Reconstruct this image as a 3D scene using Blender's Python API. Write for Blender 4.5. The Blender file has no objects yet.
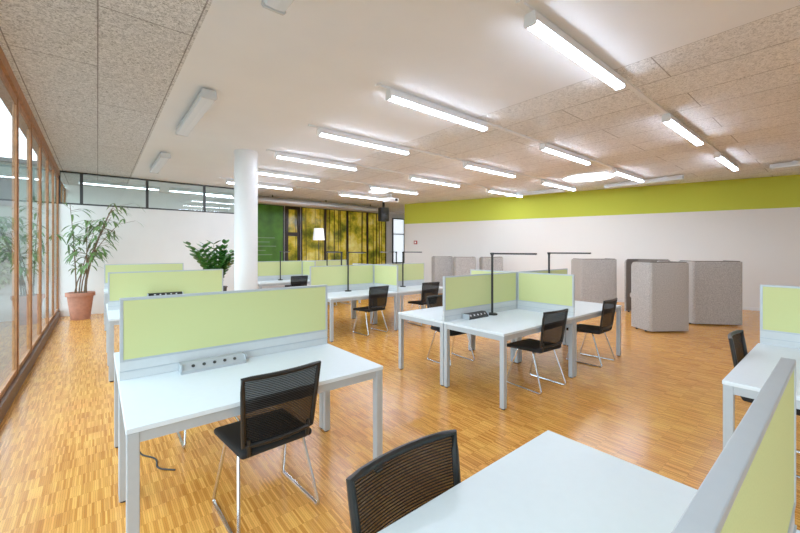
import bpy, bmesh, math, random
from mathutils import Vector, Matrix
random.seed(7)
S = bpy.context.scene
COL = S.collection
PI = math.pi
def R(a): return math.radians(a)
def lin(c):
    out = []
    for v in c:
        v = v/255.0
        out.append(v/12.92 if v <= 0.04045 else ((v+0.055)/1.055)**2.4)
    return (out[0], out[1], out[2], 1.0)

# ------------------------------------------------------------------ materials
def newmat(name):
    m = bpy.data.materials.new(name); m.use_nodes = True
    nt = m.node_tree
    return m, nt, nt.nodes['Principled BSDF'], nt.nodes['Material Output']
def mat(name, c, rough=0.5, metal=0.0, var=0.06, scale=30.0, bump=0.0, spec=0.5):
    m, nt, b, o = newmat(name)
    tc = nt.nodes.new('ShaderNodeTexCoord'); n = nt.nodes.new('ShaderNodeTexNoise')
    n.inputs['Scale'].default_value = scale; n.inputs['Detail'].default_value = 4
    nt.links.new(tc.outputs['Object'], n.inputs['Vector'])
    r = nt.nodes.new('ShaderNodeValToRGB')
    l = lin(c)
    r.color_ramp.elements[0].color = (l[0]*(1-var), l[1]*(1-var), l[2]*(1-var), 1)
    r.color_ramp.elements[1].color = (min(1, l[0]*(1+var)), min(1, l[1]*(1+var)), min(1, l[2]*(1+var)), 1)
    r.color_ramp.elements[0].position = 0.3; r.color_ramp.elements[1].position = 0.7
    nt.links.new(n.outputs['Fac'], r.inputs['Fac']); nt.links.new(r.outputs['Color'], b.inputs['Base Color'])
    b.inputs['Roughness'].default_value = rough; b.inputs['Metallic'].default_value = metal
    b.inputs['Specular IOR Level'].default_value = spec
    if bump:
        bp = nt.nodes.new('ShaderNodeBump'); bp.inputs['Strength'].default_value = bump; bp.inputs['Distance'].default_value = 0.003
        nt.links.new(n.outputs['Fac'], bp.inputs['Height']); nt.links.new(bp.outputs['Normal'], b.inputs['Normal'])
    return m
def emis(name, c, s):
    m, nt, b, o = newmat(name)
    b.inputs['Base Color'].default_value = lin(c)
    b.inputs['Emission Color'].default_value = lin(c); b.inputs['Emission Strength'].default_value = s
    return m
def floor_mat():
    m, nt, b, o = newmat('oak industrial parquet')
    tc = nt.nodes.new('ShaderNodeTexCoord')
    br = nt.nodes.new('ShaderNodeTexBrick')
    br.inputs['Scale'].default_value = 1; br.inputs['Brick Width'].default_value = 0.011
    br.inputs['Row Height'].default_value = 0.14; br.inputs['Mortar Size'].default_value = 0.0004
    br.inputs['Color1'].default_value = lin((238, 174, 84)); br.inputs['Color2'].default_value = lin((188, 118, 42))
    br.inputs['Mortar'].default_value = lin((138, 84, 34)); br.inputs['Bias'].default_value = -0.05
    nt.links.new(tc.outputs['Object'], br.inputs['Vector'])
    n = nt.nodes.new('ShaderNodeTexNoise'); n.inputs['Scale'].default_value = 4; n.inputs['Detail'].default_value = 6
    nt.links.new(tc.outputs['Object'], n.inputs['Vector'])
    mx = nt.nodes.new('ShaderNodeMixRGB'); mx.blend_type = 'OVERLAY'; mx.inputs['Fac'].default_value = 0.3
    nt.links.new(br.outputs['Color'], mx.inputs['Color1']); nt.links.new(n.outputs['Fac'], mx.inputs['Color2'])
    nt.links.new(mx.outputs['Color'], b.inputs['Base Color'])
    b.inputs['Roughness'].default_value = 0.22; b.inputs['Specular IOR Level'].default_value = 0.45
    return m
def woodwool_mat(name, dark, light, x_off, sc):
    m, nt, b, o = newmat(name)
    tc = nt.nodes.new('ShaderNodeTexCoord')
    n = nt.nodes.new('ShaderNodeTexNoise'); n.inputs['Scale'].default_value = sc; n.inputs['Detail'].default_value = 8
    n.inputs['Roughness'].default_value = 0.8; n.inputs['Distortion'].default_value = 1.5
    nt.links.new(tc.outputs['Object'], n.inputs['Vector'])
    r = nt.nodes.new('ShaderNodeValToRGB')
    r.color_ramp.elements[0].color = lin(dark); r.color_ramp.elements[0].position = 0.38
    r.color_ramp.elements[1].color = lin(light); r.color_ramp.elements[1].position = 0.55
    nt.links.new(n.outputs['Fac'], r.inputs['Fac'])
    sx = nt.nodes.new('ShaderNodeSeparateXYZ'); nt.links.new(tc.outputs['Object'], sx.inputs['Vector'])
    ad = nt.nodes.new('ShaderNodeMath'); ad.operation = 'ADD'; ad.inputs[1].default_value = x_off
    nt.links.new(sx.outputs['X'], ad.inputs[0])
    cb = nt.nodes.new('ShaderNodeCombineXYZ'); nt.links.new(sx.outputs['Y'], cb.inputs['X']); nt.links.new(ad.outputs[0], cb.inputs['Y'])
    br = nt.nodes.new('ShaderNodeTexBrick'); br.inputs['Scale'].default_value = 1
    br.inputs['Brick Width'].default_value = 2.4; br.inputs['Row Height'].default_value = 0.63; br.inputs['Mortar Size'].default_value = 0.006
    br.inputs['Color1'].default_value = (1, 1, 1, 1); br.inputs['Color2'].default_value = (0.94, 0.935, 0.93, 1); br.inputs['Mortar'].default_value = (0.42, 0.4, 0.39, 1)
    nt.links.new(cb.outputs[0], br.inputs['Vector'])
    mx = nt.nodes.new('ShaderNodeMixRGB'); mx.blend_type = 'MULTIPLY'; mx.inputs['Fac'].default_value = 1
    nt.links.new(r.outputs['Color'], mx.inputs['Color1']); nt.links.new(br.outputs['Color'], mx.inputs['Color2'])
    nt.links.new(mx.outputs['Color'], b.inputs['Base Color']); b.inputs['Roughness'].default_value = 0.95
    bp = nt.nodes.new('ShaderNodeBump'); bp.inputs['Strength'].default_value = 0.25; bp.inputs['Distance'].default_value = 0.01
    nt.links.new(n.outputs['Fac'], bp.inputs['Height']); nt.links.new(bp.outputs['Normal'], b.inputs['Normal'])
    return m
def band_mat():
    m, nt, b, o = newmat('white wall with lime band')
    tc = nt.nodes.new('ShaderNodeTexCoord'); sx = nt.nodes.new('ShaderNodeSeparateXYZ')
    nt.links.new(tc.outputs['Object'], sx.inputs['Vector'])
    g = nt.nodes.new('ShaderNodeMath'); g.operation = 'GREATER_THAN'; g.inputs[1].default_value = 2.6
    nt.links.new(sx.outputs['Z'], g.inputs[0])
    mx = nt.nodes.new('ShaderNodeMixRGB'); nt.links.new(g.outputs[0], mx.inputs['Fac'])
    mx.inputs['Color1'].default_value = lin((242, 240, 235)); mx.inputs['Color2'].default_value = lin((202, 210, 66))
    nt.links.new(mx.outputs['Color'], b.inputs['Base Color']); b.inputs['Roughness'].default_value = 0.8
    return m
def glass_mat(name, tint=(1, 1, 1, 1), base=0.03, amp=0.6):
    m, nt, b, o = newmat(name); nt.nodes.remove(b)
    g = nt.nodes.new('ShaderNodeBsdfGlossy'); g.inputs['Roughness'].default_value = 0.02
    t = nt.nodes.new('ShaderNodeBsdfTransparent'); t.inputs['Color'].default_value = tint
    lw = nt.nodes.new('ShaderNodeLayerWeight'); lw.inputs['Blend'].default_value = 0.5
    pw = nt.nodes.new('ShaderNodeMath'); pw.operation = 'POWER'; pw.inputs[1].default_value = 5
    nt.links.new(lw.outputs['Facing'], pw.inputs[0])
    ma = nt.nodes.new('ShaderNodeMath'); ma.operation = 'MULTIPLY_ADD'; ma.inputs[1].default_value = amp; ma.inputs[2].default_value = base
    ma.use_clamp = True
    nt.links.new(pw.outputs[0], ma.inputs[0])
    mx = nt.nodes.new('ShaderNodeMixShader')
    nt.links.new(ma.outputs[0], mx.inputs['Fac']); nt.links.new(t.outputs[0], mx.inputs[1]); nt.links.new(g.outputs[0], mx.inputs[2])
    nt.links.new(mx.outputs[0], o.inputs['Surface'])
    return m
def mesh_fabric():
    m, nt, b, o = newmat('black net fabric')
    b.inputs['Base Color'].default_value = lin((17, 16, 16)); b.inputs['Roughness'].default_value = 0.8
    b.inputs['Specular IOR Level'].default_value = 0.2
    tc = nt.nodes.new('ShaderNodeTexCoord')
    w = nt.nodes.new('ShaderNodeTexWave'); w.wave_type = 'BANDS'; w.bands_direction = 'Z'; w.inputs['Scale'].default_value = 32
    nt.links.new(tc.outputs['Object'], w.inputs['Vector'])
    mp = nt.nodes.new('ShaderNodeMapRange'); mp.inputs['To Min'].default_value = 0.86; mp.inputs['To Max'].default_value = 0.995
    nt.links.new(w.outputs['Fac'], mp.inputs['Value'])
    t = nt.nodes.new('ShaderNodeBsdfTransparent'); mx = nt.nodes.new('ShaderNodeMixShader')
    nt.links.new(mp.outputs[0], mx.inputs['Fac']); nt.links.new(t.outputs[0], mx.inputs[1]); nt.links.new(b.outputs[0], mx.inputs[2])
    nt.links.new(mx.outputs[0], o.inputs['Surface'])
    return m
def mural_mat():
    m, nt, b, o = newmat('sunlit forest print')
    gm = nt.nodes.new('ShaderNodeNewGeometry')
    mp = nt.nodes.new('ShaderNodeMapping'); mp.inputs['Scale'].default_value = (10.0, 0, 0.12)
    nt.links.new(gm.outputs['Position'], mp.inputs['Vector'])
    n = nt.nodes.new('ShaderNodeTexNoise'); n.inputs['Scale'].default_value = 1.0; n.inputs['Detail'].default_value = 3
    nt.links.new(mp.outputs[0], n.inputs['Vector'])
    mp2 = nt.nodes.new('ShaderNodeMapping'); mp2.inputs['Scale'].default_value = (0.8, 0, 0.8)
    nt.links.new(gm.outputs['Position'], mp2.inputs['Vector'])
    n2 = nt.nodes.new('ShaderNodeTexNoise'); n2.inputs['Scale'].default_value = 1.2; n2.inputs['Detail'].default_value = 12; n2.inputs['Roughness'].default_value = 0.66
    nt.links.new(mp2.outputs[0], n2.inputs['Vector'])
    r = nt.nodes.new('ShaderNodeValToRGB'); e = r.color_ramp.elements
    e[0].position = 0.32; e[0].color = lin((46, 62, 16)); e[1].position = 0.68; e[1].color = lin((255, 244, 150))
    a = e.new(0.43); a.color = lin((130, 130, 28)); a = e.new(0.52); a.color = lin((216, 192, 50))
    nt.links.new(n2.outputs['Fac'], r.inputs['Fac'])
    tr = nt.nodes.new('ShaderNodeValToRGB'); tr.color_ramp.elements[0].position = 0.545; tr.color_ramp.elements[1].position = 0.61
    tr.color_ramp.elements[1].color = (0.9, 0.9, 0.9, 1)
    nt.links.new(n.outputs['Fac'], tr.inputs['Fac'])
    mx = nt.nodes.new('ShaderNodeMixRGB'); nt.links.new(tr.outputs['Color'], mx.inputs['Fac'])
    nt.links.new(r.outputs['Color'], mx.inputs['Color1']); mx.inputs['Color2'].default_value = lin((54, 42, 16))
    nt.links.new(mx.outputs[0], b.inputs['Base Color'])
    nt.links.new(mx.outputs[0], b.inputs['Emission Color']); b.inputs['Emission Strength'].default_value = 0.15  # print given a faint glow of its own, no lamp behind it
    b.inputs['Roughness'].default_value = 0.12
    return m

M = dict(
    floor=floor_mat(),
    wool_l=woodwool_mat('grey wood wool panel', (142, 142, 141), (244, 244, 244), 0.63*10, 36),
    wool_r=woodwool_mat('beige wood wool panel', (188, 188, 187), (253, 253, 252), 0.63*10-4.1, 30),
    plaster=mat('smooth white plaster', (244, 246, 248), 0.9, var=0.015, scale=2),
    wall=mat('white wall paint', (238, 237, 234), 0.85, var=0.015, scale=3),
    band=band_mat(),
    wood=mat('brown timber frame', (164, 112, 68), 0.5, var=0.25, scale=12),
    wood_dark=mat('dark timber sill', (96, 64, 42), 0.5, var=0.2, scale=12),
    glass=glass_mat('clear glass', (0.84, 0.91, 0.88, 1), 0.03, 0.8),
    glass_in=glass_mat('clear transom glass', (0.58, 0.65, 0.6, 1), 0.08, 0.8),
    frame_dark=mat('dark grey metal frame', (48, 50, 50), 0.4),
    top=mat('pale white laminate', (220, 229, 235), 0.35, var=0.01),
    leg=mat('silver grey powder coat', (182, 190, 196), 0.4, var=0.02, metal=0.25),
    grey=mat('light grey panel', (200, 205, 207), 0.5, var=0.02),
    sock=mat('mid grey plastic', (168, 173, 176), 0.45, var=0.02),
    green=mat('pale lime fabric', (201, 207, 142), 0.9, var=0.05, scale=250, bump=0.1),
    black=mat('black plastic', (18, 18, 18), 0.45),
    seatf=mat('black seat fabric', (22, 21, 21), 0.9, var=0.2, scale=300, bump=0.2),
    net=mesh_fabric(),
    chrome=mat('chrome wire', (205, 205, 205), 0.18, metal=1.0, var=0.02),
    felt=mat('grey felt', (180, 177, 173), 0.95, var=0.3, scale=60, bump=0.25),
    felt_in=mat('pale felt cushion', (198, 194, 188), 0.95, var=0.15, scale=140, bump=0.2),
    felt_d=mat('dark grey felt lining', (112, 105, 98), 0.95, var=0.2, scale=110, bump=0.2),
    white=mat('white enamel', (240, 241, 242), 0.4, var=0.01),
    lampgrey=mat('grey lamp housing', (212, 215, 216), 0.4, var=0.01),
    glow=emis('lit diffuser', (228, 238, 255), 36.0),
    glow_low=emis('dimmed lit diffuser', (228, 238, 255), 16.0),
    dim=emis('unlit diffuser with added glow', (206, 210, 212), 0.15),  # lamps are off; a weak glow is put into their diffusers
    sky=emis('bright skylight', (255, 255, 255), 6.0),
    terracotta=mat('terracotta', (182, 124, 100), 0.85, var=0.12, scale=14),
    soil=mat('dark soil', (52, 38, 28), 0.95, var=0.3, scale=60, bump=0.6),
    bark=mat('brown stem', (112, 88, 62), 0.8, var=0.2, scale=40),
    leaf=mat('mid green leaf', (98, 130, 66), 0.45, var=0.35, scale=9),
    leaf_d=mat('glossy green leaf', (66, 122, 48), 0.35, var=0.35, scale=12),
    bush=mat('outdoor leaf', (74, 96, 56), 0.6, var=0.4, scale=5),
    planter=mat('charcoal planter', (70, 70, 72), 0.5),
    mural=mural_mat(),
    board=mat('green chalkboard', (84, 146, 44), 0.5, var=0.35, scale=2.5),
    doorw=mat('dark brown door', (46, 32, 22), 0.4, var=0.15, scale=10),
    paving=mat('pale paving', (86, 88, 84), 0.85, var=0.08, scale=4),
    facade=mat('grey green render', (104, 112, 104), 0.85, var=0.08, scale=0.6),
    duct=mat('galvanised duct', (190, 192, 192), 0.35, metal=0.8, var=0.06),
    shade=emis('white lamp shade', (240, 240, 236), 0.5),
    bright=emis('bright window pane', (232, 240, 245), 0.9),
    red=mat('red plastic', (170, 40, 36), 0.5),
    chalk=mat('chalk', (150, 180, 140), 0.9),
)

# ------------------------------------------------------------------ geometry helpers
class MB:
    def __init__(s): s.bm = bmesh.new()
    def box(s, c, d, bev=0, mtx=None, seg=2):
        mm = Matrix.Translation(c) @ Matrix.Diagonal((d[0], d[1], d[2], 1))
        if mtx: mm = mtx @ mm
        r = bmesh.ops.create_cube(s.bm, size=1, matrix=mm)
        if bev:
            es = list({e for v in r['verts'] for e in v.link_edges})
            bmesh.ops.bevel(s.bm, geom=es, offset=bev, segments=seg, affect='EDGES', profile=0.5)
        return s
    def bb(s, x0, x1, y0, y1, z0, z1, bev=0):
        return s.box(((x0+x1)/2, (y0+y1)/2, (z0+z1)/2), (x1-x0, y1-y0, z1-z0), bev)
    def quad(s, *p):
        s.bm.faces.new([s.bm.verts.new(q) for q in p]); return s
    def tube(s, pts, r, n=8, closed=False):
        pts = [Vector(p) for p in pts]; N = len(pts); rings = []
        rr = r if isinstance(r, list) else [r]*N
        up = None
        for i in range(N):
            if closed: t = pts[(i+1) % N]-pts[i-1]
            else: t = pts[min(i+1, N-1)]-pts[max(i-1, 0)]
            t.normalize()
            if up is None:
                up = Vector((0, 0, 1)) if abs(t.z) < 0.9 else Vector((1, 0, 0))
            a = (up - t*up.dot(t)); a.normalize(); up = a; b = t.cross(a)
            rings.append([s.bm.verts.new(pts[i] + (a*math.cos(2*PI*k/n)+b*math.sin(2*PI*k/n))*rr[i]) for k in range(n)])
        for i in range(N if closed else N-1):
            A = rings[i]; B = rings[(i+1) % N]
            for k in range(n): s.bm.faces.new((A[k], A[(k+1) % n], B[(k+1) % n], B[k]))
        if not closed:
            s.bm.faces.new(list(reversed(rings[0]))); s.bm.faces.new(rings[-1])
        return s
    def lathe(s, prof, n=28, c=(0, 0, 0), closed=False):
        rings = []
        for (r, z) in prof:
            rings.append([s.bm.verts.new((c[0]+r*math.cos(2*PI*k/n), c[1]+r*math.sin(2*PI*k/n), c[2]+z)) for k in range(n)])
        N = len(rings)
        for i in range(N if closed else N-1):
            for k in range(n): s.bm.faces.new((rings[i][k], rings[i][(k+1) % n], rings[(i+1) % N][(k+1) % n], rings[(i+1) % N][k]))
        if not closed:
            s.bm.faces.new(list(reversed(rings[0]))); s.bm.faces.new(rings[-1])
        return s
    def prism(s, poly, fn, a, b):
        A = [s.bm.verts.new(fn(p, a)) for p in poly]; B = [s.bm.verts.new(fn(p, b)) for p in poly]; n = len(poly)
        for k in range(n): s.bm.faces.new((A[k], A[(k+1) % n], B[(k+1) % n], B[k]))
        s.bm.faces.new(list(reversed(A))); s.bm.faces.new(B)
        return s
    def leaf(s, base, d, L, w, droop, n=4):
        p = Vector(base); d = Vector(d).normalized(); side = d.cross(Vector((0, 0, 1)))
        if side.length < 0.05: side = Vector((1, 0, 0))
        side.normalize(); prev = None; step = L/n
        for i in range(n+1):
            t = i/n; ww = w*0.5*math.sin(PI*(0.12+0.86*t))**0.8 if i < n else 0.002
            q = (s.bm.verts.new(p-side*ww), s.bm.verts.new(p+side*ww))
            if prev: s.bm.faces.new((prev[0], prev[1], q[1], q[0]))
            prev = q
            d = (d+Vector((0, 0, -droop/n))).normalized(); p = p+d*step
        return s
    def build(s, name, m, parent=None, smooth=False, angle=40):
        bmesh.ops.recalc_face_normals(s.bm, faces=s.bm.faces)
        me = bpy.data.meshes.new(name); s.bm.to_mesh(me); s.bm.free()
        if smooth:
            me.polygons.foreach_set('use_smooth', [True]*len(me.polygons)); me.set_sharp_from_angle(angle=R(angle))
        me.materials.append(M[m])
        o = bpy.data.objects.new(name, me); COL.objects.link(o)
        if parent: o.parent = parent
        return o
def fillet(pts, r, n=5, closed=False):
    pts = [Vector(p) for p in pts]; out = []; N = len(pts)
    for i, p in enumerate(pts):
        if not closed and i in (0, N-1): out.append(p); continue
        a = pts[i-1]; b = pts[(i+1) % N]
        ra = min(r, (a-p).length*0.45); rb = min(r, (b-p).length*0.45)
        A = p+(a-p).normalized()*ra; B = p+(b-p).normalized()*rb
        for k in range(n+1):
            t = k/n; out.append(A*(1-t)**2+p*2*t*(1-t)+B*t*t)
    return out
def tag(o, label, cat, group=None, kind=None):
    if label: o['label'] = label
    if cat: o['category'] = cat
    if group: o['group'] = group
    if kind: o['kind'] = kind
    return o
def empty(name, loc=(0, 0, 0), rz=0):
    o = bpy.data.objects.new(name, None); COL.objects.link(o); o.empty_display_size = 0.1
    o.location = loc; o.rotation_euler = (0, 0, rz); return o
def kids(o): return [c for c in bpy.data.objects if c.parent == o]
def copy_tree(o, parent=None):
    c = o.copy(); COL.objects.link(c); c.parent = parent
    for ch in kids(o): copy_tree(ch, c)
    return c
class Proto:
    def __init__(s, fn): s.fn = fn; s.o = None
    def put(s, loc, rz, label, cat, group):
        if s.o is None: s.o = s.fn(); c = s.o
        else: c = copy_tree(s.o)
        c.location = loc; c.rotation_euler = (0, 0, rz); tag(c, label, cat, group); return c
def struct(o, label, cat):
    return tag(o, label, cat, kind='structure')

# ------------------------------------------------------------------ room shell
CEIL = 3.4; YB = 11.6; YF = 14.0; XL = -0.7
def wallx(y): return 13.3-0.3474*(y-0.75)
struct(MB().bb(XL-0.1, 15.2, -4.2, YF+0.2, -0.1, 0).build('floor', 'floor'), 'honey coloured oak industrial parquet floor of small strips', 'floor')
struct(MB().bb(XL-0.1, 0.66, -4.2, YF+0.2, CEIL, CEIL+0.1).build('ceiling', 'wool_l'), 'grey wood wool acoustic ceiling along the glazed wall', 'ceiling')
struct(MB().bb(0.66, 4.1, -4.2, YF+0.2, CEIL, CEIL+0.1).build('ceiling', 'plaster'), 'smooth white plaster ceiling strip in the middle', 'ceiling')
struct(MB().bb(4.1, 15.2, -4.2, YF+0.2, CEIL, CEIL+0.1).build('ceiling', 'wool_r'), 'beige wood wool acoustic ceiling on the right', 'ceiling')
P0 = (wallx(-4.0), -4.0); P1 = (wallx(11.4), 11.4)
struct(MB().prism([P0, (P0[0]+0.15, P0[1]), (P1[0]+0.15, P1[1]), P1], lambda p, z: (p[0], p[1], z), 0, CEIL).build('wall_right', 'band'), 'long white right wall with a lime green band below the ceiling', 'wall')
struct(MB().prism([(P0[0]-0.015, P0[1]), P0, P1, (P1[0]-0.015, P1[1])], lambda p, z: (p[0], p[1], z), 0, 0.07).build('baseboard_right', 'white'), 'low white baseboard along the right wall', 'baseboard')
struct(MB().bb(P1[0]+0.15, 12.6, 11.4, 11.55, 0, CEIL).build('wall_far_return', 'wall'), 'white return wall behind the right wall end', 'wall')
struct(MB().bb(12.5, 12.65, 11.55, YF, 0, CEIL).build('wall_recess_right', 'wall'), 'white side wall of the far recess', 'wall')
struct(MB().bb(XL, 12.65, YF, YF+0.15, 0, CEIL).build('wall_far', 'wall'), 'white far wall behind the forest print', 'wall')
struct(MB().bb(3.6, 3.75, YB+0.12, YF, 0, CEIL).build('wall_recess_left', 'wall'), 'white left side wall of the far recess', 'wall')
struct(MB().bb(XL, 3.75, YB, YB+0.12, 0, 2.62).build('wall_back', 'wall'), 'white wall below the glazed transom at back left', 'wall')
struct(MB().bb(XL, P0[0]+0.15, -4.15, -4.0, 0, CEIL).build('wall_front', 'wall'), 'white wall behind the camera', 'wall')
# glazed transom above the back wall
xs = [XL, -0.3, 1.0, 2.35, 3.75]
for i in range(4):
    f = MB(); a, b = xs[i], xs[i+1]
    f.bb(a, b, YB+0.02, YB+0.1, 2.62, 2.66).bb(a, b, YB+0.02, YB+0.1, 3.365, 3.4).bb(a, a+0.03, YB+0.02, YB+0.1, 2.66, 3.365).bb(b-0.03, b, YB+0.02, YB+0.1, 2.66, 3.365)
    w = struct(f.build('window_%d' % (20+i), 'frame_dark'), 'dark framed transom pane above the white back wall, number %d from the left' % (i+1), 'window')
    a += 0.03; b -= 0.03; yy = YB+0.06
    MB().quad((a, yy, 2.66), (b, yy, 2.66), (b, yy, 3.365), (a, yy, 3.365)).build('pane', 'glass_in', w)
# glazed facade
def facade_bay(i, a, b):
    f = MB()
    f.bb(XL-0.05, XL, a, a+0.026, 0.14, 3.28).bb(XL-0.05, XL, b-0.026, b, 0.14, 3.28)
    f.bb(XL-0.04, XL-0.008, a+0.026, a+0.055, 0.2, 3.2).bb(XL-0.04, XL-0.008, b-0.055, b-0.026, 0.2, 3.2)
    f.bb(XL-0.04, XL-0.008, a+0.026, b-0.026, 3.2, 3.28).bb(XL-0.04, XL-0.008, a+0.026, b-0.026, 0.14, 0.2)
    w = struct(f.build('window_%d' % i, 'wood'), 'brown timber framed floor to ceiling window of the glazed wall', 'window')
    a += 0.055; b -= 0.055; x = XL-0.016
    MB().quad((x, a, 0.2), (x, b, 0.2), (x, b, 3.2), (x, a, 3.2)).build('pane', 'glass', w)
nb = 14; sp = (YB+4.0)/nb
for i in range(nb): facade_bay(i+1, -4.0+i*sp, -4.0+(i+1)*sp)
facade_bay(15, YB+0.12, YB+1.2); facade_bay(16, YB+1.2, YF)
struct(MB().bb(XL-0.16, XL+0.03, -4, YB, 0, 0.14).build('trim_1', 'wood_dark'), 'dark timber sill along the glazed wall', 'trim')
struct(MB().bb(XL-0.16, XL+0.02, -4, YB, 3.28, CEIL).build('trim_2', 'wood'), 'timber head rail along the top of the glazed wall', 'trim')

# outdoors
struct(MB().bb(-60, XL-0.16, -20, 90, -0.2, -0.05).build('terrace', 'paving'), 'pale paved terrace outside the glazed wall', 'terrace')
h = empty('added_sky_block_house', (-12, 28, -0.05))  # house added to block the white sky behind the facade panes
MB().bb(-12, 11.1, 0, 6, 0, 6.2).build('walls', 'facade', h)
MB().bb(-12.2, 11.1, -0.3, 6.2, 6.2, 6.4).build('roof', 'frame_dark', h)
for k in range(6):
    for z in (0.9, 3.9):
        w = MB().bb(-10.5+k*3.5, -8.9+k*3.5, -0.05, 0.02, z, z+1.6).build('window_frame', 'frame_dark', h)
tag(h, 'added grey two storey house beyond the terrace, blocking the bright sky', 'house')
def bush(loc, rx, h, label):
    b = MB()
    for k in range(900):
        u = random.uniform(-1, 1); t = random.uniform(0, 2*PI); rr = math.sqrt(1-u*u)*random.uniform(0.75, 1.0)
        p = (rx*rr*math.cos(t), rx*rr*math.sin(t), h*0.55+u*h*0.45)
        b.leaf(p, (math.cos(t)*rr, math.sin(t)*rr, u+random.uniform(-.3, .5)), random.uniform(.2, .35)*h*0.25, 0.1*h*0.35, 0.6, 2)
    e = empty('garden_tree', loc); b.build('foliage', 'bush', e)
    MB().tube([(0, 0, -0.05), (0.05, 0, h*0.3), (0, 0.03, h*0.6)], [h*0.03, h*0.022, h*0.01]).build('trunk', 'bark', e)
    tag(e, label, 'tree', 'trees outside the glazed wall')
bush((-2.9, 19.5, 0), 0.7, 2.0, 'small rounded tree outside nearest the glazing')
bush((-4.6, 24.5, 0), 1.3, 3.8, 'mid sized tree standing further out on the terrace')
bush((-1.9, 24.8, 0), 1.0, 4.2, 'tall narrow tree outside just before the grey house')

# column
e = empty('column', (2.16, 7.2, 0))
MB().lathe([(0.205, 0), (0.205, CEIL)], 40).build('shaft', 'white', e, True)
MB().lathe([(0.215, 0), (0.215, 0.06), (0.207, 0.065)], 40).build('base_ring', 'grey', e, True)
tag(e, 'round white structural column standing beside the window row of desks', 'column')

# ------------------------------------------------------------------ desks
DW, DD, TH = 1.45, 0.81, 0.74
def make_desk():
    e = empty('desk')
    MB().box((0, 0, TH-0.0125), (DW-0.004, DD-0.004, 0.025), 0.003).build('tabletop', 'top', e)
    f = MB(); zx = DW/2-0.03; zy = DD/2-0.03
    f.bb(-zx, zx, -zy-0.02, -zy+0.02, 0.665, 0.714).bb(-zx, zx, zy-0.02, zy+0.02, 0.665, 0.714)
    f.bb(-zx-0.02, -zx+0.02, -zy, zy, 0.665, 0.714).bb(zx-0.02, zx+0.02, -zy, zy, 0.665, 0.714)
    f.build('frame', 'leg', e)
    for sx in (-1, 1):
        for sy in (-1, 1):
            l = MB().box((sx*(DW/2-0.03), sy*(DD/2-0.03), 0.3625), (0.05, 0.05, 0.703), 0.004).build('leg', 'leg', e)
            MB().lathe([(0.02, 0), (0.02, 0.011)], 12, (sx*(DW/2-0.03), sy*(DD/2-0.03), 0)).build('glide', 'black', l)
    return e
desk = Proto(make_desk); G = 'white office desks'
AX, BX1, BX2 = 0.82, 3.745, 5.195
for x, y, lb in [
    (0.845, 0.455, 'white desk in the near foreground cut off by the bottom of the photo'),
    (AX, 2.465, 'white desk at front left carrying the large grey socket block'),
    (AX, 3.275, 'white desk hidden behind the front left divider, cable hanging under it'),
    (AX, 5.885, 'white desk with a small black socket strip before the second divider along the windows'),
    (AX, 6.695, 'white desk just behind the second divider along the windows'),
    (AX, 9.395, 'white desk in front of the farthest divider along the windows'),
    (3.725, 0.095, 'white desk at the right edge of the photo, beside a green side panel'),
    (BX1, 2.505, 'white desk of the middle group nearest the camera, black lamp on it'),
    (BX2, 2.505, 'white desk of the middle group on the right, beyond its green side panel'),
    (BX1, 3.315, 'white desk of the middle group on the left, behind its green divider'),
    (BX2, 3.315, 'white desk of the middle group farthest from the camera'),
    (BX1, 5.905, 'white desk of the second group, front left, right of the column'),
    (BX2, 5.905, 'white desk of the second group, front right'),
    (BX1, 6.715, 'white desk of the second group behind its left divider'),
    (BX2, 6.715, 'white desk of the second group behind its right divider'),
    (BX1, 9.405, 'white desk of the farthest group on the left, near the column'),
    (BX2, 9.405, 'white desk of the farthest group on the right'),
]: desk.put((x, y, 0), 0, lb, 'desk', G)

def make_divider(W):
    def fn():
        e = empty('desk_divider'); h = W/2; t = 0.012
        MB().bb(-h, h, -t, t, 0, 0.112, 0.002).build('lower_rail', 'grey', e)
        MB().bb(-h, h, -t-0.004, t+0.004, 0.05, 0.056).build('groove_trim', 'leg', e)
        f = MB().bb(-h, -h+0.018, -t-0.003, t+0.003, 0.112, 0.51, 0.002).bb(h-0.018, h, -t-0.003, t+0.003, 0.112, 0.51, 0.002)
        f.bb(-h+0.018, h-0.018, -t-0.003, t+0.003, 0.494, 0.51, 0.002).bb(-h+0.018, h-0.018, -t-0.003, t+0.003, 0.112, 0.126, 0.002)
        f.build('frame', 'leg', e)
        MB().bb(-h+0.018, h-0.018, -t, t, 0.126, 0.494).build('fabric_panel', 'green', e)
        return e
    return fn
divl = Proto(make_divider(1.43)); divs = Proto(make_divider(0.77)); G = 'lime green desk dividers'
for x, y, lb in [
    (0.845-0.08, 0.105, 'green divider seen edge on in the near foreground at lower right'),
    (AX, 2.87, 'largest green divider at front left, behind the large socket block'),
    (AX, 6.29, 'second green divider along the windows'),
    (AX, 9.78, 'farthest green divider along the windows, third of that row'),
    (BX1, 2.91, 'green divider at the left of the middle group, behind the nearest lamp'),
    (BX2, 2.91, 'green divider at the right of the middle group'),
    (BX1, 6.31, 'green divider at the left of the second group'),
    (BX2, 6.31, 'green divider at the right of the second group'),
    (BX1, 9.79, 'green divider at the left of the farthest group, by the column'),
    (BX2, 9.79, 'green divider at the right of the farthest group'),
]: divl.put((x, y, TH), 0, lb, 'desk divider', G)
for x, y, lb in [
    (4.45, 0.1, 'short green side panel on the desk at the right edge'),
    (4.47, 2.495, 'short green side panel nearest the camera in the middle group'),
    (4.47, 3.325, 'short green side panel at the back of the middle group'),
    (4.47, 5.895, 'short green side panel at the front of the second group'),
    (4.47, 6.725, 'short green side panel at the back of the second group'),
    (4.47, 9.375, 'short green side panel in the farthest group'),
]: divs.put((x, y, TH), PI/2, lb, 'desk divider', G)

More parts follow.
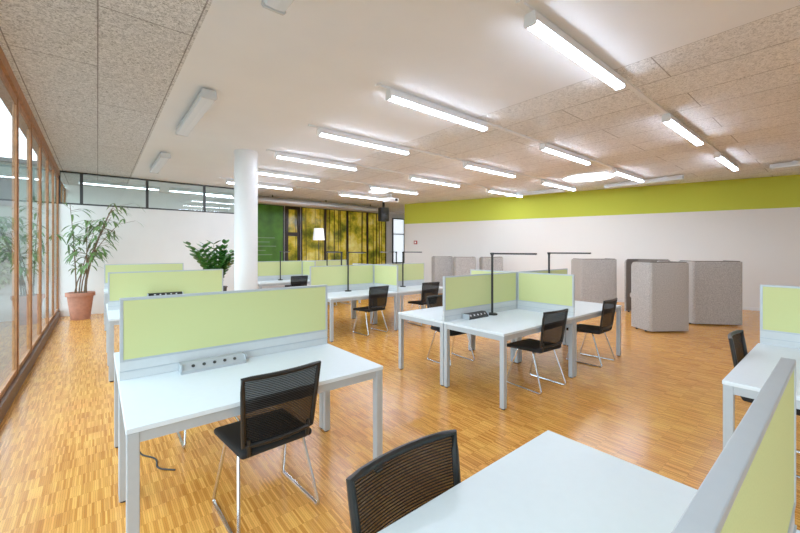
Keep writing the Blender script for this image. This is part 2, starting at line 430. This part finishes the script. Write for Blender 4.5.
# ------------------------------------------------------------------ chairs
def make_chair():
    e = empty('office_chair')
    s = MB().box((0, 0.02, 0.452), (0.45, 0.45, 0.045), 0.02, seg=3)
    for v in s.bm.verts:
        if v.co.y > 0.16: v.co.z -= (v.co.y-0.16)*0.22
        v.co.z -= 0.012*(1-(v.co.x/0.225)**2)*(1 if v.co.z > 0.45 else 0)
        v.co.x *= 1-0.06*(0.24-v.co.y)/0.45
    s.build('seat', 'seatf', e, True)
    def bp(u, v):   # u -1..1, v 0..1
        w = 0.2+0.022*v
        return Vector((u*w, -0.205-0.055*v-0.03*(1-u*u), 0.505+0.375*v))
    g = MB(); nu, nv = 10, 6
    V = [[g.bm.verts.new(bp(-1+2*i/nu, j/nv)) for i in range(nu+1)] for j in range(nv+1)]
    for j in range(nv):
        for i in range(nu): g.bm.faces.new((V[j][i], V[j][i+1], V[j+1][i+1], V[j+1][i]))
    bk = g.build('backrest', 'net', e, True)
    loop = [bp(-1+2*i/10, 1) for i in range(11)]+[bp(1, 1-j/6) for j in range(1, 6)]+[bp(1-2*i/10, 0) for i in range(11)]+[bp(-1, j/6) for j in range(1, 6)]
    MB().tube(loop, 0.0135, 8, True).build('backrest_frame', 'black', bk, True)
    for sx in (-1, 1):
        MB().tube(fillet([(sx*0.165, -0.1, 0.432), (sx*0.17, -0.205, 0.435), (sx*0.175, -0.215, 0.54)], 0.04), 0.012, 8).build('back_support', 'black', e, True)
        pts = fillet([(sx*0.15, 0.06, 0.424), (sx*0.19, 0.1, 0.424), (sx*0.225, 0.235, 0.01), (sx*0.235, -0.24, 0.01), (sx*0.19, -0.1, 0.424), (sx*0.15, -0.08, 0.424)], 0.035)
        l = MB().tube(pts, 0.0098, 8).build('leg', 'chrome', e, True)
    MB().tube([(-0.16, 0.06, 0.424), (0.16, 0.06, 0.424)], 0.008, 8).tube([(-0.16, -0.08, 0.424), (0.16, -0.08, 0.424)], 0.008, 8).build('crossbar', 'chrome', e, True)
    return e
chair = Proto(make_chair); G = 'black mesh back office chairs'
for x, y, rz, lb in [
    (0.785, 2.25, 3, 'black mesh chair with chrome legs at the front left desk'),
    (0.79, 0.66, 180, 'black mesh chair cut off at the bottom, at the foreground desk'),
    (0.75, 3.485, 178, 'chair behind the front left divider, only chrome legs in view'),
    (3.9, 2.29, -4, 'black chair at the nearest desk of the middle group'),
    (5.33, 2.29, 2, 'black chair at the right desk of the middle group'),
    (3.82, 3.525, 176, 'black chair on the far left side of the middle group'),
    (3.95, 5.69, 5, 'black chair at the front left desk of the second group'),
    (5.3, 5.69, -3, 'black chair at the front right desk of the second group'),
    (4.0, 9.19, 0, 'farthest black chair, at the left desk of the farthest group'),
    (5.3, 9.19, 4, 'black chair at the right desk of the farthest group'),
    (3.9, 0.3, 180, 'black chair at the desk by the right edge of the photo'),
]: chair.put((x, y, 0), R(rz), lb, 'chair', G)

# ------------------------------------------------------------------ desk lamps
def make_lamp():
    e = empty('desk_lamp')
    MB().lathe([(0.065, 0), (0.065, 0.014), (0.058, 0.02), (0.018, 0.022)], 24).build('base', 'black', e, True)
    MB().tube([(0, 0, 0.018), (0, 0, 0.76)], 0.015, 10).build('post', 'black', e, True)
    MB().lathe([(0.02, 0), (0.02, 0.035)], 14, (0, 0, 0.742)).build('hinge', 'black', e, True)
    a = MB().box((0, -0.29, 0.765), (0.045, 0.62, 0.02), 0.006).build('arm', 'black', e)
    MB().box((0, -0.42, 0.7535), (0.032, 0.3, 0.003)).build('diffuser', 'white', a)
    return e
lamp = Proto(make_lamp); G = 'black desk lamps'
for x, y, rz, lb in [
    (3.82, 2.83, 0, 'black right-angled desk lamp on the nearest desk of the middle group'),
    (5.2, 2.83, 0, 'black desk lamp on the right desk of the middle group'),
    (3.8, 6.23, 0, 'black desk lamp on the front left desk of the second group'),
    (5.2, 6.23, 0, 'black desk lamp on the front right desk of the second group'),
    (3.75, 6.4, 180, 'black desk lamp rising behind the left divider of the second group'),
    (5.15, 6.4, 180, 'black desk lamp rising behind the right divider of the second group'),
    (3.8, 9.7, 0, 'black desk lamp on the left desk of the farthest group'),
    (5.2, 9.7, 0, 'black desk lamp on the right desk of the farthest group'),
]: lamp.put((x, y, TH), R(rz), lb, 'lamp', G)

# ------------------------------------------------------------------ socket blocks and cable
def make_socket(m, W, z0=0.0):
    def fn():
        e = empty('socket_block'); h = W/2
        MB().prism([(-0.05, z0), (0.05, z0), (0.05, z0+0.06), (-0.01, z0+0.06), (-0.05, z0+0.02)], lambda p, x: (x, p[0], p[1]), -h, h).build('body', m, e)
        mt = Matrix.Translation((0, -0.031, z0+0.041)) @ Matrix.Rotation(R(45), 4, 'X')
        for k in range(5):
            b = MB().lathe([(0.011, 0), (0.011, 0.002), (0.008, 0.002), (0.008, 0.001)], 16); b.bm.transform(mt @ Matrix.Translation((-0.13+k*0.065, 0, 0)))
            b.build('socket', 'frame_dark' if m == 'sock' else 'grey', e)
        for sx in (-1, 1):
            MB().bb(sx*h-0.004, sx*h+0.004, -0.05, 0.05, z0, z0+0.06).build('end_cap', 'leg', e)
            if z0: MB().bb(sx*h*0.7-0.02, sx*h*0.7+0.02, 0.02, 0.04, 0, z0).build('bracket', 'leg', e)
        return e
    return fn
sock = Proto(make_socket('sock', 0.4)); sockb = Proto(make_socket('black', 0.36)); sockc = Proto(make_socket('black', 0.42, 0.14))
sock.put((0.62, 2.79, TH), 0, 'grey socket block with round outlets on the front left desk', 'socket block', 'socket blocks on desks')
sockc.put((0.75, 6.2, TH), 0, 'black socket strip raised on brackets at the second divider along the windows', 'socket block', 'socket blocks on desks')
sockb.put((3.5, 2.83, TH), 0, 'black socket block on the nearest desk of the middle group', 'socket block', 'socket blocks on desks')
MB().tube(fillet([(0.2, 3.4, 0.66), (0.22, 3.42, 0.2), (0.24, 3.4, 0.006), (0.34, 3.25, 0.006), (0.32, 3.1, 0.006), (0.42, 3.0, 0.006)], 0.06), 0.006, 8).build('power_cable', 'black', None, True)
tag(bpy.data.objects['power_cable'], 'black power cable trailing on the floor below the front left desks', 'cable')

# ------------------------------------------------------------------ ceiling lights
def make_light(W, glow, L=1.75):
    hm = 'lampgrey' if glow == 'dim' else 'white'
    def fn():
        e = empty('ceiling_light'); h = L/2
        MB().prism([(-W*0.4, 0.1), (-W*0.5, 0.03), (W*0.5, 0.03), (W*0.4, 0.1)], lambda p, x: (x, p[0], p[1]), -h, h).build('housing', hm, e)
        MB().prism([(-W*0.46, 0.0302), (-W*0.4, 0.01), (0, 0.004), (W*0.4, 0.01), (W*0.46, 0.0302)], lambda p, x: (x, p[0], p[1]), -h+0.02, h-0.02).build('diffuser', glow, e)
        for s in (-1, 1):
            MB().prism([(-W*0.42, 0.104), (-W*0.53, 0.02), (-W*0.42, 0.0), (W*0.42, 0.0), (W*0.53, 0.02), (W*0.42, 0.104)], lambda p, x: (x, p[0], p[1]), s*h-0.01, s*h+0.01).build('end_cap', hm, e)
            MB().bb(s*h*0.6-0.03, s*h*0.6+0.03, -0.02, 0.02, 0.1, 0.13).build('bracket', 'white', e)
        return e
    return fn
lit = Proto(make_light(0.1, 'glow')); off = Proto(make_light(0.17, 'dim')); low = Proto(make_light(0.1, 'glow_low')); off2 = Proto(make_light(0.12, 'dim'))
ordn = ['nearest', 'second', 'third', 'fourth', 'fifth', 'farthest']; pos = ['left', 'middle', 'right']
rows = [1.55, 3.33, 5.05, 6.78, 8.5, 10.2]
for r, y in enumerate(rows):
    n = 3 if r < 4 else 2
    for k in range(n):
        x0 = [2.57, 5.9, 8.95][k]
        lit.put((x0+0.875, y, CEIL-0.13), 0, 'lit linear ceiling light, %s one in the %s cross row from the camera' % (pos[k], ordn[r]), 'ceiling light', 'lit linear ceiling lights')
    rm = MB(); spans = [(2.4, [2.57, 5.9, 8.95][n-1]+1.75)]
    rm.bb(2.4, spans[0][1], y-0.022, y+0.022, CEIL-0.022, CEIL)
    o = rm.build('light_rail', 'white')
    tag(o, 'thin white ceiling rail carrying the %s cross row of lights' % ordn[r], 'light rail', 'white light rails')
for k, y in enumerate([1.75, 5.5, 9.0]):
    off.put((0.98, y, CEIL-0.13), PI/2, 'unlit grey ceiling light near the glazed wall, %s one' % ['nearest', 'middle', 'farthest'][k], 'ceiling light', 'unlit lights by the glazing')
for k, (a, b) in enumerate([((11.15, -0.7), (11.1, 1.05)), ((11.0, 2.55), (10.95, 4.3)), ((10.62, 5.4), (10.3, 7.0))]):
    off2.put(((a[0]+b[0])/2, (a[1]+b[1])/2, CEIL-0.13), math.atan2(b[1]-a[1], b[0]-a[0]), 'unlit ceiling light parallel to the lime band, %s one' % ['nearest', 'middle', 'farthest'][k], 'ceiling light', 'lights along the lime band')
for k, x in enumerate([0.5, 2.5]):  # lamps added to brighten the room behind the transom glass
    low.put((x, 12.7, CEIL-0.13), 0, 'added lit ceiling light brightening the room behind the dark framed transom, %s one' % ['left', 'right'][k], 'ceiling light', 'added lights behind the transom')
for k, (x, y, r) in enumerate([(9.55, 4.15, 0.6), (6.8, 9.35, 0.32)]):
    e = empty('skylight', (x, y, CEIL-0.03))
    MB().lathe([(r-0.03, 0), (r, 0), (r, 0.03), (r-0.03, 0.03)], 48, closed=True).build('ring', 'white', e, True)
    MB().lathe([(r-0.025, 0), (r-0.025, 0.004)], 48, (0, 0, 0.006)).build('diffuser', 'sky', e, True)
    tag(e, ['large round bright skylight above the felt booths', 'small round bright skylight far back near the projector'][k], 'skylight', 'round skylights')

# ------------------------------------------------------------------ felt booths
def make_booth(w, dep):
    def fn():
        e = empty('felt_booth'); t = 0.06; a = w/2-t/2; b = dep/2-t/2; rc = 0.08
        ends = [0, 0.008, 0.02, 0.04, 0.06, rc]
        path = fillet([(-a, b, 0), (-a, -b, 0), (a, -b, 0), (a, b, 0)], 0.03, 5)
        path = [Vector((-a, b-q, 0)) for q in ends]+path[1:-1]+[Vector((a, b-q, 0)) for q in reversed(ends)]
        N = len(path)
        def drop(i):
            q = ends[i] if i < len(ends) else (ends[N-1-i] if N-1-i < len(ends) else rc)
            return rc-math.sqrt(max(0, rc*rc-(rc-q)**2))
        def wall(tk, off, z0, z1, nm, mt):
            L, Rr = [], []
            for i, p in enumerate(path):
                d = (path[min(i+1, N-1)]-path[max(i-1, 0)]).normalized(); n = Vector((-d.y, d.x, 0))
                L.append(p+n*(off+tk/2)); Rr.append(p+n*(off-tk/2))
            m = MB(); poly = L+Rr[::-1]; idx = list(range(N))+list(range(N))[::-1]
            rings = [[m.bm.verts.new((p.x, p.y, z-(drop(i) if z > 1 else 0))) for p, i in zip(poly, idx)] for z in (z0, z1)]
            for k in range(2*N): m.bm.faces.new((rings[0][k], rings[0][(k+1) % (2*N)], rings[1][(k+1) % (2*N)], rings[1][k]))
            for r in rings:
                for k in range(N-1): m.bm.faces.new((r[k], r[k+1], r[2*N-2-k], r[2*N-1-k]))
            return m.build(nm, mt, e, True, 30)
        wall(0.03, -0.012, 0.03, 1.31, 'shell', 'felt')
        wall(0.02, 0.0135, 0.05, 1.325, 'lining', 'felt_d')
        MB().box((0, -0.03, 0.43), (w-2*t-0.02, dep-0.16, 0.12), 0.03, seg=3).build('seat', 'felt_in', e, True)
        MB().box((0, -0.05, 0.2), (w-2*t-0.06, dep-0.26, 0.33)).build('seat_base', 'felt', e)
        for sx in (-1, 1):
            for sy in (-1, 1): MB().lathe([(0.02, 0), (0.02, 0.032)], 12, (sx*a, sy*(b-0.12), 0)).build('foot', 'black', e)
        return e
    return fn
G = 'grey felt booths'
bA = Proto(make_booth(0.8, 0.54)); bB = Proto(make_booth(0.94, 0.58)); bC = Proto(make_booth(0.68, 0.46))
bA.put((8.44, 2.33, 0), R(-35), 'grey felt booth nearest the camera, back panel towards the desks', 'booth', G)
bB.put((10.02, 1.88, 0), R(-47), 'grey felt booth at the right end, standing before the white wall', 'booth', G)
bB.put((10.12, 4.27, 0), R(-39), 'wide grey felt booth seen above the right desk of the middle group', 'booth', G)
bA.put((10.3, 3.1, 0), R(75), 'grey felt booth half hidden behind the nearest booth, open side to the left', 'booth', G)
bC.put((9.55, 9.25, 0), R(-30), 'farthest grey felt booth, near the far wall corner', 'booth', G)
bC.put((9.4, 8.08, 0), R(-36), 'small grey felt booth, second from the far corner', 'booth', G)
bC.put((10.0, 7.45, 0), R(-36), 'small grey felt booth, third from the far corner', 'booth', G)

# ------------------------------------------------------------------ plants
e = empty('potted_plant', (-0.3, 10.95, 0))
MB().lathe([(0.17, 0), (0.23, 0.52), (0.26, 0.52), (0.26, 0.6), (0.23, 0.6), (0.22, 0.56)], 32).build('pot', 'terracotta', e, True)
MB().lathe([(0.21, 0.52), (0.21, 0.57), (0.05, 0.59)], 24).build('soil', 'soil', e, True)
st = MB(); lf = MB(); rg = random.Random(3)
for k in range(7):
    ang = k*2.4; bx, by = 0.1*math.cos(ang), 0.1*math.sin(ang)
    lean = Vector((0.5*rg.uniform(-0.5, 1.8), -0.4*rg.uniform(-0.2, 1.4), 0))
    H = rg.uniform(1.3, 2.2); pts = []
    for i in range(7):
        t = i/6; pts.append(Vector((bx, by, 0.56))+lean*t**1.6+Vector((0, 0, H*t)))
    st.tube(pts, [0.014-0.009*i/6 for i in range(7)], 6)
    for q in range(19):
        t = rg.uniform(0.35, 1.0); i = min(5, int(t*6)); p = pts[i].lerp(pts[i+1], t*6-i)
        a = rg.uniform(0, 2*PI)
        tw = p+Vector((math.cos(a), math.sin(a), 0.3))*rg.uniform(0.05, 0.35)
        if tw.y > 0.5: tw.y = 0.4
        st.tube([p, tw], 0.003, 4)
        for z in range(2):
            a2 = a+rg.uniform(-0.9, 0.9)
            d = Vector((math.cos(a2), math.sin(a2), rg.uniform(-0.3, 0.5)))
            if tw.y+d.y*0.25 > 0.55: d.y = -abs(d.y)
            if tw.x+d.x*0.25 < -0.3: d.x = abs(d.x)
            lf.leaf(tw, d, rg.uniform(0.2, 0.36), 0.042, 1.2)
st.build('stems', 'bark', e, True); lf.build('foliage', 'leaf', e)
tag(e, 'tall slender plant with drooping narrow leaves in a terracotta pot by the glazing', 'potted plant')
e = empty('potted_plant', (1.85, 8.2, 0))
MB().lathe([(0.17, 0), (0.22, 0.78), (0.24, 0.8), (0.2, 0.8), (0.19, 0.74)], 28).build('planter', 'planter', e, True)
MB().lathe([(0.19, 0.7), (0.19, 0.75), (0.03, 0.76)], 20).build('soil', 'soil', e, True)
st = MB(); lf = MB()
for k in range(32):
    a = k*2.39996+rg.uniform(-.2, .2); sp_ = rg.uniform(0.1, 0.46); H = rg.uniform(0.55, 1.08); pts = []
    for i in range(9):
        t = i/8; pts.append(Vector((math.cos(a)*(0.05+sp_*t**1.7), math.sin(a)*(0.05+sp_*t**1.7), 0.75+H*(t-0.12*t*t))))
    st.tube(pts, [0.011-0.008*i/8 for i in range(9)], 6)
    for q in range(2, 17, 2):
        t = q/16; i = min(7, int(t*8)); p = pts[i].lerp(pts[i+1], t*8-i); d = (pts[i+1]-pts[i]).normalized()
        sd = d.cross(Vector((0, 0, 1))); sd = sd.normalized() if sd.length > .05 else Vector((1, 0, 0))
        for s in (-1, 1): lf.leaf(p, sd*s+d*0.9, 0.17, 0.09, 0.2, 4)
st.build('stems', 'leaf_d', e, True); lf.build('foliage', 'leaf_d', e)
tag(e, 'bushy green plant with glossy leaflets beside the white column', 'potted plant')

# ------------------------------------------------------------------ far recess
e = empty('chalkboard', (4.95, YF, 0))
MB().bb(-0.62, 0.62, -0.04, 0, 0.3, 3.25).build('board', 'board', e)
f = MB().bb(-0.66, -0.62, -0.06, 0, 0.26, 3.29).bb(0.62, 0.66, -0.06, 0, 0.26, 3.29).bb(-0.62, 0.62, -0.06, 0, 3.25, 3.29).bb(-0.62, 0.62, -0.06, 0, 0.26, 0.3)
f.build('frame', 'frame_dark', e)
w = MB()
for k in range(5): w.bb(-0.4, -0.4+[0.7, 0.5, 0.75, 0.35, 0.6][k], -0.043, -0.04, 2.0-k*0.16, 2.03-k*0.16)
w.build('chalk_marks', 'chalk', e)
tag(e, 'tall green writing board on the far wall right of the column', 'board')
d = MB().bb(5.66, 5.78, YF-0.06, YF, 0, 3.29).bb(6.16, 6.28, YF-0.06, YF, 0, 3.29).bb(5.78, 6.16, YF-0.06, YF, 0, 0.25).bb(5.78, 6.16, YF-0.06, YF, 2.1, 2.25).bb(5.78, 6.16, YF-0.06, YF, 3.15, 3.29).build('door_1', 'doorw')
struct(d, 'dark framed glazed door between green board and forest print', 'door')
MB().bb(5.78, 6.16, YF-0.03, YF, 0.25, 2.1).build('pane', 'mural', d); MB().bb(5.78, 6.16, YF-0.03, YF, 2.25, 3.15).build('pane', 'mural', d)
MB().box((6.2, YF-0.085, 1.05), (0.03, 0.05, 0.14), 0.005).build('door_handle', 'chrome', d)
for k in range(4):
    x0 = 6.34+k*1.07
    e = empty('forest_print', (x0+0.52, YF, 0))
    MB().bb(-0.49, 0.49, -0.03, 0, 0.3, 3.25).build('print', 'mural', e)
    f = MB().bb(-0.53, -0.49, -0.06, 0, 0.26, 3.29).bb(0.49, 0.53, -0.06, 0, 0.26, 3.29).bb(-0.49, 0.49, -0.06, 0, 3.25, 3.29).bb(-0.49, 0.49, -0.06, 0, 0.26, 0.3)
    f.build('frame', 'doorw', e)
    tag(e, 'golden sunlit forest print panel on the far wall, %s from the left' % ['first', 'second', 'third', 'fourth'][k], 'wall print', 'forest print panels')
for k, (y, z, r) in enumerate([(12.3, 3.2, 0.13), (12.75, 3.26, 0.08)]):
    e = empty('ceiling_duct', (3.75, y, z))
    MB().tube([(0, 0, 0), (5.6, 0, 0)], r, 20).build('pipe', 'duct', e, True)
    for q in (0.8, 2.8, 4.8): MB().bb(q-0.015, q+0.015, -0.015, 0.015, r-0.01, CEIL-z).build('hanger', 'frame_dark', e)
    tag(e, ['thicker silver duct under the far ceiling before the forest print', 'thinner silver pipe behind the thick duct under the far ceiling'][k], 'duct')
f = MB().bb(11.0, 11.06, YF-0.05, YF, 0.9, 3.1).bb(11.7, 11.76, YF-0.05, YF, 0.9, 3.1).bb(11.06, 11.7, YF-0.05, YF, 3.04, 3.1).bb(11.06, 11.7, YF-0.05, YF, 0.9, 0.96).bb(11.06, 11.7, YF-0.05, YF, 2.3, 2.35)
w = struct(f.build('window_30', 'frame_dark'), 'narrow dark framed window at the far right corner', 'window')
MB().bb(11.06, 11.7, YF-0.03, YF-0.01, 0.96, 3.04).build('pane', 'bright', w)
e = empty('floor_lamp', (5.95, 11.7, 0))
MB().lathe([(0.16, 0), (0.16, 0.02), (0.02, 0.03)], 28).build('base', 'black', e, True)
MB().tube([(0, 0, 0.03), (0, 0, 2.05)], 0.012).build('pole', 'black', e, True)
MB().lathe([(0.2, 1.9), (0.16, 2.3), (0.15, 2.3), (0.19, 1.9)], 28).build('lamp_shade', 'shade', e, True)
tag(e, 'floor lamp with a white shade in front of the forest print', 'floor lamp')
e = empty('loudspeaker', (8.09, 10.8, 2.58))
MB().box((0, 0, 0.27), (0.34, 0.26, 0.5), 0.03).build('cabinet', 'black', e)
b = MB().lathe([(0.12, 0), (0.1, 0.01), (0.04, 0.02)], 24); b.bm.transform(Matrix.Translation((0, -0.13, 0.2)) @ Matrix.Rotation(R(90), 4, 'X')); b.build('cone', 'frame_dark', e, True)
MB().bb(-0.03, 0.03, -0.03, 0.03, 0.5, CEIL-2.58).build('bracket', 'black', e)
tag(e, 'black loudspeaker hanging from the ceiling before the far wall', 'loudspeaker')
e = empty('projector', (7.5, 9.6, 3.12))
MB().box((0, 0, 0.08), (0.42, 0.34, 0.14), 0.02).build('body', 'white', e)
b = MB().lathe([(0.045, 0), (0.045, 0.04)], 20); b.bm.transform(Matrix.Translation((0.08, -0.165, 0.08)) @ Matrix.Rotation(R(90), 4, 'X')); b.build('lens', 'black', e, True)
MB().bb(-0.025, 0.025, -0.025, 0.025, 0.15, CEIL-3.12).build('mount', 'white', e)
tag(e, 'white projector mounted under the ceiling toward the far wall', 'projector')
yy = 10.9; e = empty('alarm_button', (wallx(yy)-0.02, yy, 1.85), math.atan(0.3474))
MB().bb(-0.02, 0.015, -0.07, 0.07, -0.07, 0.07).build('case', 'red', e)
MB().bb(-0.024, -0.02, -0.035, 0.035, -0.035, 0.035).build('glass_pane', 'white', e)
tag(e, 'small red alarm box at the far end of the right wall', 'alarm box')

# ------------------------------------------------------------------ light, world, camera
W = bpy.data.worlds.new('World'); S.world = W; W.use_nodes = True
bg = W.node_tree.nodes['Background']; bg.inputs['Color'].default_value = (0.80, 0.90, 1.0, 1); bg.inputs['Strength'].default_value = 5.2
ld = bpy.data.lights.new('window_portal', 'AREA'); ld.shape = 'RECTANGLE'; ld.size = 3.3; ld.size_y = 18.2
ld.cycles.is_portal = True
lo = bpy.data.objects.new('window_portal', ld); COL.objects.link(lo); lo.location = (XL-0.2, 5.0, 1.7); lo.rotation_euler = (0, -PI/2, 0)
cd = bpy.data.cameras.new('Camera'); cam = bpy.data.objects.new('Camera', cd); COL.objects.link(cam)
cd.sensor_width = 36; cd.lens = 368/800*36; cd.shift_y = -16.5/800; cd.clip_start = 0.02; cd.clip_end = 300
cam.location = (0, 0, 1.55); cam.rotation_euler = (PI/2, 0, R(-39.4))
S.camera = cam
vs = S.view_settings
vs.view_transform = 'Standard'; vs.gamma = 1.12; vs.exposure = 0.05
vs.use_white_balance = True; vs.white_balance_temperature = 6250
